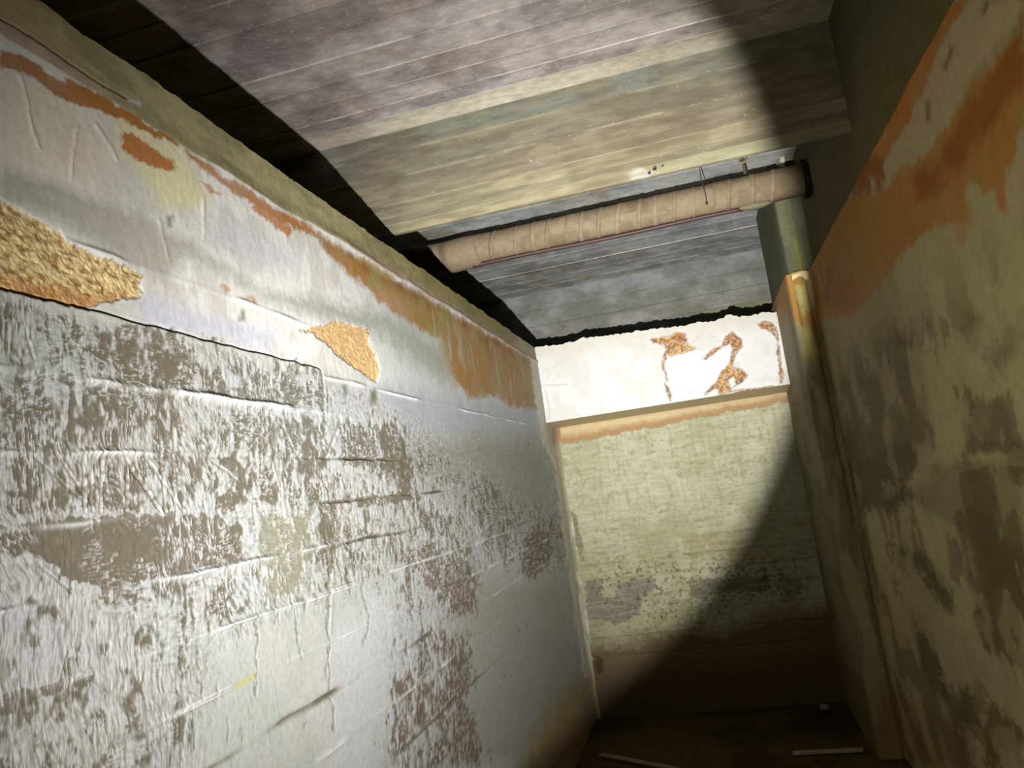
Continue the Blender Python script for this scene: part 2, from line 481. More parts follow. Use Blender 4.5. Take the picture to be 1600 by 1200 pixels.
    # scratches and vertical drips seen in the coat
    for a in ([(52, 712), (130, 785)], [(85, 705), (128, 770)], [(188, 706), (250, 800)], [(205, 730), (245, 790)], [(225, 712), (285, 800)], [(250, 590 + 110), (258, 800)],
              [(330, 720), (372, 752)], [(440, 665), (462, 712)], [(35, 515), (50, 560)], [(508, 830), (515, 905), (512, 990)],
              [(508, 720), (532, 655)], [(502, 580), (507, 640)], [(60, 885), (112, 925)], [(128, 700), (130, 800)], [(158, 705), (155, 800)],
              [(270, 660), (272, 790)], [(140, 735), (142, 800)], [(198, 740), (196, 800)]):
        k = pt.line(a, 1.6, .25)
        H -= .0020 * k; mix(C, S(104, 96, 78), k * .6)
        H += .0012 * pt.line([(px + 4, py) for px, py in a], 1.6, .25)
    for a in ([(318, 310), (318, 380)], [(250, 345), (262, 400)], [(150, 195), (180, 245)], [(30, 120), (60, 230)], [(120, 200), (110, 280)]):
        H += .0015 * pt.line(a, 3, .4)
    for cx, cy in ((538, 610), (582, 622), (583, 615), (268, 346), (378, 492)):
        k = pt.poly([(cx - 4, cy - 8), (cx + 4, cy - 8), (cx + 4, cy + 8), (cx - 4, cy + 8)], 4, .6)
        mix(C, S(96, 100, 66), k * .8)
    k = pt.poly([(365, 1072), (385, 1060), (398, 1048), (398, 1058), (382, 1072), (368, 1076)], 2, .5)
    mix(C, S(190, 188, 110), k * .8)
    for cx, cy in ((395, 468), (352, 450)):
        mix(C, S(196, 146, 96), pt.poly([(cx - 9, cy - 4), (cx, cy - 7), (cx + 9, cy + 2), (cx, cy + 6)], 2.5, .5) * .8)

    # rust-orange staining under the top band
    C0 = C.copy()
    o1 = S(172, 116, 56); o2 = S(158, 112, 44)
    for pts, col, k, soft in (
        ([(0, 78), (45, 95), (75, 112), (105, 130), (140, 142), (170, 165), (200, 192), (165, 178), (130, 165), (95, 155), (72, 142), (55, 124), (0, 106)], o1, .95, 2),
        ([(100, 118), (170, 160), (275, 222), (278, 230), (200, 196), (110, 140)], o1, .95, 2),
        ([(190, 206), (215, 212), (250, 240), (270, 250), (271, 265), (240, 262), (208, 245), (190, 228)], S(186, 122, 70), .95, 2),
        ([(285, 232), (330, 255), (350, 275), (425, 318), (470, 345), (500, 362), (500, 370), (440, 345), (360, 298), (300, 250)], o1, .9, 3),
        ([(382, 303), (400, 315), (430, 330), (455, 358), (450, 368), (425, 348), (400, 335)], S(186, 124, 74), .9, 2),
        ([(312, 282), (330, 290), (345, 305), (330, 308)], S(186, 130, 80), .8, 2),
        ([(498, 362), (560, 404), (640, 450), (700, 486), (770, 524), (828, 556), (836, 640), (800, 634), (770, 618), (735, 622), (712, 600), (703, 560), (692, 528), (655, 512), (612, 488), (585, 462), (540, 425), (505, 388)], o2, .9, 4),
        ([(690, 540), (740, 540), (828, 570), (835, 610), (760, 610), (712, 598)], S(158, 122, 66), .6, 12),
        ([(600, 445), (660, 455), (705, 498), (690, 525), (640, 500)], S(146, 124, 74), .7, 12),
        ([(830, 1160), (880, 1080), (925, 1060), (925, 1200), (815, 1200)], S(164, 138, 84), .85, 18),
        ([(925, 1020), (935, 1090), (880, 1200), (930, 1200)], S(120, 100, 56), .5, 18),
    ):
        mix(C, col, pt.poly(pts, soft, .9) * k * (.75 + .5 * md))
    allor = np.clip(np.abs(C - C0).sum(1) * 4, 0, 1) * smooth(1.7, 2.4, Y)
    zt0 = .862
    mix(C, S(112, 70, 26), allor * np.exp(-((Z - zt0 + .03) / .028) ** 2) * .55 * smooth(.35, .6, fbm(Y * 12, Z * 20, 137, 3)))
    mix(C, S(150, 140, 88), allor * smooth(.52, .64, fbm(Y * 9, Z * 14, 139, 4)) * .6)
    endk = pt.poly([(826, 556), (838, 545), (850, 600), (858, 668), (872, 720), (905, 900), (925, 1060), (915, 1060), (890, 900), (862, 720), (848, 690), (838, 620)], 2, .6)
    # vertical scratches through the amber area
    am = pt.poly([(640, 470), (830, 560), (836, 640), (700, 560)], 8, 1)
    sc = smooth(.66, .8, vn(Y * 70, Z * 6, 131))
    mix(C, S(176, 168, 146), am * sc * .7)
    H += am * sc * .001

    mix(C, S(206, 198, 176), endk * .8); H += endk * .006
    # plaster edge: the top band lies 10 mm deeper than the coat below it
    zb = .862 + (fbm(Y * 6, Y * 0 + 1, 141, 4) - .5) * .022
    band = smooth(zb - .003, zb + .003, Z)
    H -= smooth(zb - .002, zb + .045, Z) * .005
    lip = np.exp(-((Z - zb - .006) / .012) ** 2)
    H += lip * .005 * smooth(1.9, 2.4, Y)
    pink = np.exp(-((Z - zb - .012) / .020) ** 2) * (smooth(2.1, 2.7, Y) + (1 - smooth(1.0, 1.35, Y)))
    CB = np.repeat(S(160, 152, 112)[None], len(Y), 0).copy()
    mix(CB, S(172, 158, 112), smooth(.45, .6, lo) * .6)
    mix(CB, S(128, 118, 66), smooth(2.0, 3.0, Y) * .7 * (1 - smooth(4.1, 4.8, Y)))
    mix(CB, S(166, 158, 130), smooth(4.1, 5.0, Y) * .8)
    mix(CB, S(110, 106, 72), smooth(.52, .62, fbm(Y * 5, Z * 18, 151, 3)) * .4)
    mix(CB, S(205, 182, 165), pink * .85)
    mix(CB, S(196, 196, 204), pt.poly([(200, 155), (222, 160), (222, 168), (204, 160)], 1.5, .5))
    k = pt.line([(0, 25), (60, 60), (115, 100), (165, 135), (200, 152)], 1.6, .2)
    mix(CB, S(84, 76, 50), k * .9); H -= .003 * k * band
    H += band * .0016 * (fbm(Y * 9, Z * 9, 161, 3) - .5)
    C += (CB - C) * band[:, None]

    # two spalled patches, their own parts, sunk behind a broken lip
    p1 = pt.poly([(-200, 200), (0, 308), (40, 336), (72, 350), (104, 370), (100, 380), (140, 395), (190, 414), (224, 430), (216, 445), (222, 462), (190, 470), (150, 476), (120, 480), (60, 468), (0, 455), (-200, 440)], 2.0, .8)
    p2 = pt.poly([(470, 516), (510, 508), (522, 502), (578, 516), (573, 530), (586, 552), (594, 575), (588, 594), (560, 576), (535, 560), (518, 540), (495, 524)], 1.6, .6)
    ps = np.maximum(p1, p2)
    sand = fbm(Y * 85 + Z * 35, Z * 130, 171, 4)
    rip = 1 - np.abs(2 * vn(Y * 110 + Z * 90 + 1.2 * sand, Z * 190 - Y * 14, 175) - 1)
    CP = np.repeat(S(208, 182, 128)[None], len(Y), 0).copy()
    mix(CP, S(232, 208, 150), smooth(.45, .7, sand) * .8)
    mix(CP, S(150, 104, 56), smooth(.48, .32, sand) * .75)
    mix(CP, S(188, 130, 72), np.maximum(pt.poly([(-20, 425), (60, 440), (150, 460), (200, 468), (100, 485), (-20, 465)], 8, 1), 0) * .7)
    mix(CP, S(204, 166, 116), p2 * .7)
    edge = np.clip(ps * (1 - ps) * 4, 0, 1)
    H -= ps * .0045
    H += ps * (.0034 * (rip - .5) + .0034 * (sand - .5)) * (1 - .45 * p2)
    C += (CP - C) * ps[:, None]
    mix(C, S(92, 62, 34), edge * .5 * smooth(.3, .6, md))
    k = pt.line([(0, 450), (40, 462), (90, 472), (135, 484)], 1.8, .3)
    mix(C, S(56, 38, 22), k); H -= .005 * k

    P[:, 0] = XL + H
    top = Z > ZT - 1e-4
    P[top, 2] += ((fbm(Y[top] * 12, Y[top] * 0, 181, 4) - .5) * .020).astype(np.float32)
    F = grid_faces(ny, len(Zc))
    fb = band[F].mean(1) > .5
    f1 = (p1[F].mean(1) > .5) & ~fb
    f2 = (p2[F].mean(1) > .5) & ~fb & ~f1
    rest = ~(fb | f1 | f2)
    a = subset(P, F, C, rest)
    extra = [a]
    v, f = boxm(-1.24, XL - .035, -2.2, 5.46, -1.6, ZT - .01)
    extra.append((v, f, S(120, 112, 88)))
    v, f = boxm(XL - .04, XL, -2.2, .802, -1.6, ZT - .1)
    extra.append((v, f, S(190, 188, 178)))
    V, F2, C2 = join(extra)
    wl = mesh_obj('wall_left', V, F2, C2, M_LEFT)
    struct(wl, 'long pale left wall with smeared white plaster over taupe ground', 'wall')
    o = mesh_obj('concrete_band', *subset(P, F, C, fb), M_BAND, wl)
    o['label'] = 'olive bare concrete strip along the wall top'
    v, f = boxm(-1.035, XL - .004, -2.2, .802, ZT - .1, ZT)
    o2_ = mesh_obj('concrete_band', v, f, S(140, 134, 98), M_BAND, wl)
    o = mesh_obj('bare_patch', *subset(P, F, C, f1), M_SAND, wl)
    o['label'] = 'large tan spalled patch of rippled render'
    o = mesh_obj('bare_patch', *subset(P, F, C, f2), M_SAND, wl)
    o['label'] = 'small tan spalled patch near wall middle'
    # top cap so that the wall is solid behind its ragged edge
    v, f = boxm(-1.24, XL - .012, -2.2, 5.46, ZT - .012, ZT - .006)
    mesh_obj('wall_cap', v, f, S(110, 104, 84), M_BAND, wl)
    return wl


# ------------------------------------------------------------------ right wall
def right_wall():
    ny, nz = 360, 470
    Yc = 1 / np.linspace(1 / .75, 1 / 4.47, ny)
    Zc = np.linspace(-1.6, ZC_ + .01, nz)
    zled = .995
    Yg, Zg = np.meshgrid(Yc, Zc, indexing='ij')
    Y = Yg.ravel().astype(np.float32); Z = Zg.ravel().astype(np.float32)
    P = np.stack([np.full_like(Y, XR), Y, Z], 1)
    pt = Paint(P, Y, Z, warp=8, seed=205)
    lo = fbm(Y * 2, Z * 2, 211, 4); md = fbm(Y * 10, Z * 6, 213, 4); st = fbm(Y * 30, Z * 6, 215, 4)
    C = np.repeat(S(172, 160, 116)[None], len(Y), 0).copy()
    mix(C, S(150, 138, 96), smooth(.45, .62, lo) * .8)
    mix(C, S(172, 160, 130), smooth(.52, .64, md) * .4)
    H = .002 * (fbm(Y * 8, Z * 8, 217, 4) - .5)
    dk = S(96, 84, 52); dg = S(104, 98, 66)
    for pts, col, k, soft, wp in (
        ([(1300, 590), (1360, 520), (1420, 520), (1440, 600), (1430, 700), (1360, 780), (1310, 700)], dg, .65, 22, 2),
        ([(1395, 505), (1425, 540), (1425, 545), (1400, 540)], dk, .8, 5, 1),
        ([(1440, 490), (1465, 530), (1462, 530), (1445, 510)], dk, .8, 4, 1),
        ([(1510, 490), (1535, 490), (1530, 550), (1512, 548)], dk, .5, 6, 1),
        ([(1600, 480), (1600, 560), (1550, 590), (1545, 560), (1590, 500)], dk, .5, 12, 2),
        ([(1500, 580), (1510, 610), (1522, 650), (1516, 652), (1502, 600)], dk, .8, 3, 1),
        ([(1497, 660), (1520, 655), (1530, 685), (1600, 690), (1600, 705), (1515, 705)], dk, .8, 5, 1.2),
        ([(1540, 640), (1560, 620), (1580, 660), (1585, 690), (1540, 680)], dk, .5, 6, 1),
        ([(1385, 690), (1395, 690), (1428, 695), (1430, 745), (1420, 760), (1395, 800), (1370, 800), (1385, 730)], dk, .85, 5, 1.4),
        ([(1340, 720), (1386, 705), (1388, 790), (1350, 800)], dk, .75, 6, 1.4),
        ([(1434, 764), (1465, 725), (1600, 720), (1600, 900), (1600, 1000), (1560, 920), (1520, 940), (1500, 830), (1450, 800), (1440, 770)], dk, .8, 8, 1.2),
        ([(1390, 790), (1500, 780), (1540, 900), (1520, 960), (1590, 1120), (1600, 1080), (1600, 880), (1540, 800), (1400, 760)], dk, .85, 8, 1.4),
        ([(1395, 850), (1440, 860), (1495, 930), (1490, 960), (1440, 930), (1400, 880)], S(80, 70, 40), .8, 6, 1.2),
        ([(1420, 985), (1460, 1000), (1490, 1090), (1470, 1100), (1440, 1050)], dk, .8, 5, 1.4),
        ([(1500, 1050), (1525, 1090), (1530, 1200), (1500, 1200), (1495, 1110)], dk, .85, 5, 1.4),
        ([(1540, 1090), (1600, 1150), (1600, 1200), (1540, 1200)], dk, .85, 6, 1.4),
        ([(1480, 1080), (1520, 1140), (1530, 1200), (1500, 1200), (1485, 1140)], dk, .7, 6, 1.4),
        ([(1370, 1060), (1420, 1080), (1460, 1200), (1395, 1200)], S(104, 82, 36), .75, 14, 1),
        ([(1430, 1100), (1480, 1120), (1520, 1200), (1450, 1200)], S(124, 104, 50), .6, 14, 1),
        ([(1290, 620), (1340, 700), (1350, 800), (1320, 790), (1295, 700)], dk, .45, 12, 1.5),
        ([(1310, 780), (1345, 800), (1350, 900), (1325, 880)], dk, .5, 8, 1.5),
    ):
        mix(C, S(*col) if isinstance(col, tuple) else col, pt.poly(pts, soft, wp) * k)
    bl = fbm(Y * 7 + .03 * st, Z * 5, 241, 5)
    mix(C, dk, smooth(.53, .56, bl) * smooth(.55, .2, Z) * .55)
    mix(C, S(184, 170, 126), smooth(.44, .41, bl) * smooth(.75, .3, Z) * .35)
    H -= .0015 * smooth(.53, .56, bl) * smooth(.55, .2, Z)
    # lighter tongues of plaster
    for pts, k, soft in (
        ([(1410, 870), (1425, 870), (1450, 920), (1470, 950), (1500, 980), (1530, 990), (1545, 1020), (1575, 1030), (1600, 1060), (1600, 1150), (1575, 1110), (1550, 1090), (1530, 1060), (1515, 1080), (1500, 1050), (1490, 1090), (1470, 1040), (1440, 980)], .85, 3),
        ([(1425, 695), (1440, 730), (1440, 760), (1465, 724), (1455, 690)], .7, 4),
        ([(1500, 910), (1530, 930), (1535, 950), (1515, 945)], .6, 3),
        ([(1380, 752), (1392, 750), (1395, 780), (1384, 780)], .6, 2),
        ([(1500, 1130), (1520, 1140), (1545, 1200), (1525, 1200)], .6, 3),
        ([(1560, 1180), (1580, 1165), (1595, 1200), (1555, 1200)], .7, 3),
    ):
        kk = pt.poly(pts, soft, 1.3) * k * (.7 + .5 * st)
        mix(C, S(166, 152, 114), kk); H += .0025 * kk
    H += .003 * (st - .5) * pt.poly([(1300, 700), (1400, 850), (1600, 1000), (1600, 1200), (1380, 1200)], 30, 1)
    # curved pale smear
    k = pt.line([(1440, 765), (1500, 735), (1545, 722), (1600, 726)], 4, .5)
    mix(C, S(150, 138, 104), k * .7)
    # rust-orange staining under the ledge
    og = S(176, 112, 40); od = S(144, 82, 18); oy = S(170, 120, 48)
    for pts, col, k, soft, wp in (
        ([(1490, 0), (1512, 0), (1490, 40), (1470, 70), (1455, 110), (1440, 150), (1420, 185), (1395, 230), (1380, 260), (1330, 300), (1380, 185), (1460, 40)], og, .95, 3, .6),
        ([(1345, 240), (1380, 245), (1380, 300), (1330, 310), (1335, 280)], od, .9, 5, .8),
        ([(1600, 10), (1590, 60), (1560, 85), (1540, 110), (1515, 130), (1510, 150), (1470, 200), (1455, 235), (1425, 260), (1410, 255), (1385, 300), (1310, 310), (1265, 420), (1262, 470), (1290, 500), (1330, 495), (1365, 460), (1420, 385), (1450, 362), (1465, 350), (1480, 350), (1494, 362), (1512, 355), (1515, 330), (1508, 300), (1510, 285), (1530, 290), (1540, 308), (1552, 295), (1558, 330), (1572, 330), (1575, 270), (1590, 215), (1600, 200)], oy, .92, 4, 1),
        ([(1600, 30), (1600, 130), (1560, 180), (1520, 240), (1490, 270), (1430, 290), (1430, 270), (1480, 225), (1520, 150), (1560, 100)], od, .8, 8, 1.6),
        ([(1425, 270), (1495, 280), (1480, 300), (1430, 315)], od, .6, 5, 1),
        ([(1290, 440), (1330, 430), (1350, 460), (1320, 490), (1300, 480)], S(158, 96, 30), .6, 12, 1),
        ([(1558, 300), (1570, 300), (1572, 330), (1560, 333)], S(176, 120, 80), .7, 3, 1),
        ([(1490, 350), (1515, 340), (1517, 370), (1500, 388), (1490, 375)], S(176, 140, 96), .8, 3, 1),
    ):
        mix(C, col, pt.poly(pts, soft, wp) * k * (.72 + .55 * md))
    for pts in ([(1525, 0), (1600, 0), (1585, 40), (1545, 80), (1515, 120), (1510, 135), (1480, 195), (1455, 225), (1430, 235), (1415, 230), (1385, 290), (1378, 262), (1395, 228), (1425, 180), (1440, 150), (1460, 100), (1480, 55), (1510, 8)],
                [(1360, 275), (1368, 275), (1366, 310), (1362, 300)], [(1376, 280), (1384, 285), (1380, 300)]):
        kk = pt.poly(pts, 3, .8)
        mix(C, S(178, 160, 122), kk * .95); H += .002 * kk
    for pts in ([(1545, 5), (1537, 18)], [(1490, 75), (1478, 105)], [(1450, 160), (1452, 185)]):
        mix(C, S(120, 92, 50), pt.line(pts, 4, .4) * .9)
    mix(C, S(120, 102, 74), pt.poly([(1265, 430), (1285, 405), (1300, 420), (1300, 470), (1275, 480)], 5, 1.2) * smooth(.35, .6, vn(Y * 60, Z * 8, 221)) * .9)
    # concrete above the plaster ledge
    zb = zled + (fbm(Y * 6, Y * 0, 231, 3) - .5) * .012
    band = smooth(zb - .004, zb + .004, Z)
    CB = np.repeat(S(112, 104, 62)[None], len(Y), 0).copy()
    mix(CB, S(92, 96, 74), smooth(1.12, 1.4, Z) * .9)  # greener upwards; bounce light by the ledge put into the colour
    mix(CB, S(120, 106, 78), smooth(.5, .65, fbm(Y * 3, Z * 6, 233, 3)) * .4)
    H -= band * .014
    C += (CB - C) * band[:, None]
    back = smooth(3.97, 4.0, Y) * band
    H -= back * .02
    crk = np.exp(-((Y - 3.99 - (Z - 1.0) * .03) / .008) ** 2) * band
    mix(C, S(52, 48, 30), crk * .8)
    P[:, 0] = XR - H
    F = grid_faces(ny, nz)[:, ::-1]
    fb = band[F].mean(1) > .5
    V, F2, C2 = join([subset(P, F, C, ~fb), (*boxm(XR + .05, 1.0, -2.2, 5.5, -1.6, zled - .01), S(120, 110, 80)),
                      (*boxm(XR, XR + .06, -2.2, .752, -1.6, zled - .01), S(158, 148, 118))])
    wr = mesh_obj('wall_right', V, F2, C2, M_RIGHT)
    struct(wr, 'dim right wall with rust orange stains and torn plaster', 'wall')
    V, F2, C2 = join([subset(P, F, C, fb), (*boxm(XR + .06, 1.0, -2.2, 6.4, zled - .01, ZC_ + .01), S(100, 100, 76)),
                      (*boxm(XR + .014, XR + .07, -2.2, .752, zled - .01, ZC_ + .01), S(100, 100, 76))])
    o = mesh_obj('concrete_band', V, F2, C2, M_BAND, wr)
    o['label'] = 'dark olive bare concrete above the plaster'
    return wr


# ------------------------------------------------------------------ ceiling with its board-marked strips
def profile_strip(name, pts, x0, x1, col, material, parent, seed, nx=90, jit=.0012, tint=None):
    """a strip cast against one formwork board: cross-section pts (y, z) swept along x with a slightly uneven surface"""
    pts = [pts[0]] + [pts[1]] + list(pts[1:-1]) + [pts[-2]] + [pts[-1]]
    pts = np.array(pts, np.float32); n = len(pts)
    X = np.linspace(x0, x1, nx)
    V = np.zeros((nx, n, 3), np.float32)
    V[:, :, 0] = X[:, None]; V[:, :, 1] = pts[None, :, 0]; V[:, :, 2] = pts[None, :, 1]
    nn = (fbm(np.repeat(X[:, None], n, 1).ravel() * 5, np.tile(pts[:, 0] * 7 + pts[:, 1] * 13, nx), 300, 3).reshape(nx, n) - .5) * 2 * jit
    V[:, :, 1] += nn; V[:, :, 2] += nn
    V = V.reshape(-1, 3)
    C = np.repeat(np.asarray(col)[None], len(V), 0).astype(np.float32).copy()
    if tint:
        tint(V, C)
    F = grid_faces(nx, n).reshape(nx - 1, n - 1, 4)
    F = F[:, [k for k in range(n - 1) if k not in (1, n - 3)]].reshape(-1, 4)
    return mesh_obj(name, V, F, C, material, parent)


def ceiling():
    v, f = boxm(-3.4, 1.3, -2.3, 6.9, ZC_ + .018, ZC_ + .3)
    ce = mesh_obj('ceiling', v, f, S(110, 106, 98), M_CEIL, shade=False)
    struct(ce, 'grey board marked concrete ceiling slab', 'ceiling')
    rng = np.random.RandomState(4)
    edges = [1.30, 1.44, 1.58, 1.72, 1.86, 2.00, 2.145, 2.285, 2.426, 2.567, 2.70, 2.82, 2.915, 3.06]
    e2 = [3.06, 3.3, 3.55, 3.80, 4.05, 4.30, 4.56, 4.82, 5.10, 5.36, 5.62, 5.90, 6.12, 6.36]
    alle = edges + e2[1:]
    for i, (a, b) in enumerate(zip(alle[:-1], alle[1:])):
        d = rng.uniform(-.0025, .0025)
        z = ZC_ + d
        fin = rng.uniform(.0008, .0022)
        far = a > 3.0
        base = S(158, 151, 149) if not far else S(154, 158, 158)
        k = rng.uniform(-.08, .08)
        base = base * (1 + k)
        if i == 12:
            base = S(196, 188, 166)

        def tint(V, C, far=far, i=i):
            g = fbm(V[:, 0] * 2.2, V[:, 1] * 5, 301, 3)
            if not far:
                mix(C, S(142, 122, 108), smooth(.5, .65, g) * .45)
                mix(C, S(140, 134, 110), smooth(-.5, .3, V[:, 0]) * .6)
                yend = V[:, 1] - b if False else 0
            else:
                mix(C, S(118, 104, 70), smooth(.55, .68, g) * .6)
            g2 = fbm(V[:, 0] * 7, V[:, 1] * 9, 303, 4)
            mix(C, S(112, 106, 104) if not far else S(112, 114, 112), smooth(.5, .62, g2) * (.55 if i != 12 else .1))
            mix(C, S(178, 172, 164), smooth(.48, .36, g2) * .45)
            ln = np.arange(len(V)) % 11
            mix(C, S(190, 186, 176), ((ln <= 3)).astype(np.float32) * smooth(.46, .62, fbm(V[:, 0] * 2.5, V[:, 1] * 0 + i * 3.1, 305, 4)) * (.6 if not far else .3))
        w_ = b - a
        pts = [(a, z + .02), (a, z - fin), (a + .004, z - fin * .6), (a + .008, z), (a + w_ * .35, z + .0006), (a + w_ * .65, z + .0006), (b - .008, z), (b - .003, z), (b, z + .02)]
        profile_strip('concrete_strip', pts, -3.3, .80, base, M_CEIL, ce, 310 + i, nx=260, tint=tint)
    return ce


def downstand():
    """short concrete downstand across the ceiling: upright face to the camera, back sloping up"""
    V = []
    y0 = YB
    pr = np.array([(y0 + .012, ZC_ + .02), (y0 + .012, ZBEAM + .006), (y0 + .018, ZBEAM + .002), (y0 + .55, ZC_ + .02)], np.float32)
    X = np.array([-3.3, .79])
    V = np.array([(x, p[0], p[1]) for x in X for p in pr], np.float32)
    F = np.array([(0, 1, 5, 4), (1, 2, 6, 5), (2, 3, 7, 6), (3, 0, 4, 7), (0, 3, 2, 1), (4, 5, 6, 7)])
    b = mesh_obj('trim_1', V, F, S(120, 112, 88), M_BEAM, shade=False)
    struct(b, 'tan concrete downstand beam crossing below the ceiling', 'beam')
    zs = [ZC_ + .004, 1.555, 1.44, 1.318, 1.262, 1.226, ZBEAM]
    cols = [(140, 142, 128), (138, 132, 112), (146, 134, 112), (168, 157, 126), (148, 139, 114), (166, 156, 122)]
    rng = np.random.RandomState(8)
    for i, (zt, zb) in enumerate(zip(zs[:-1], zs[1:])):
        d = (0, -.001, .0006, -.0016, -.0006, -.0014)[i]

        def tint(V, C, i=i):
            x, z = V[:, 0], V[:, 2]
            g = fbm(x * 3, z * 9, 331, 4)
            mix(C, S(124, 130, 106), smooth(.45, .62, g) * (1 - smooth(-.9, -.2, x)) * (.8 if i < 2 else .3))
            mix(C, S(128, 130, 128), (1 - smooth(-1.35, -1.0, x)) * .6)
            mix(C, S(120, 108, 84), smooth(.52, .66, fbm(x * 4, z * 3, 337, 3)) * .5)
            px, py = pix(V)
            k = np.exp(-(((px - 1000) / 26) ** 2 + ((py - 272) / 9) ** 2))
            mix(C, S(190, 186, 172), smooth(.35, .6, k + .9 * (fbm(x * 45, z * 60, 341, 3) - .5)))
            mix(C, S(160, 150, 120), smooth(.5, .62, fbm(x * 6, z * 60, 343, 4)) * .5)
            mix(C, S(112, 102, 80), smooth(.5, .38, fbm(x * 5, z * 50, 345, 4)) * .4)
            row = np.arange(len(V)) % 13
            mix(C, S(186, 178, 150), (row == 2) * smooth(.45, .6, fbm(x * 7, z * 0 + i * 2.7, 347, 4)) * .7)
            if i == 5:
                mix(C, S(168, 168, 134), smooth(-.2, .3, x) * .6)
        n = 9
        z = np.linspace(zt, zb, n)
        pts = [(y0 + .02, zt)] + [(y0 + d, z[k]) for k in range(n)] + [(y0 + .02, zb)]
        profile_strip('concrete_strip', pts, -3.3, .775, S(*cols[i]), M_BEAM, b, 350 + i, nx=420, jit=.0016, tint=tint)
    # dark plugs painted in place of a broken-out hollow's shade, lime round them
    for px, py, s in ((.012, 1.2085, .010), (-.012, 1.1955, .008), (.045, 1.213, .005)):
        v, f = tube((px - .01, y0 - .004, py), (px - .01, y0 + .012, py + .002), s, 10, 2, rfun=lambda t, th: 1 + .35 * math.sin(2.3 * th + 1))
        v[:, 0] = (v[:, 0] - px) * .6 + px
        o = mesh_obj('shade_plug', v, f, S(26, 22, 16), M_METAL, b)
        o['label'] = 'small dark plug painted as a shaded hollow in pale spall'
    return b


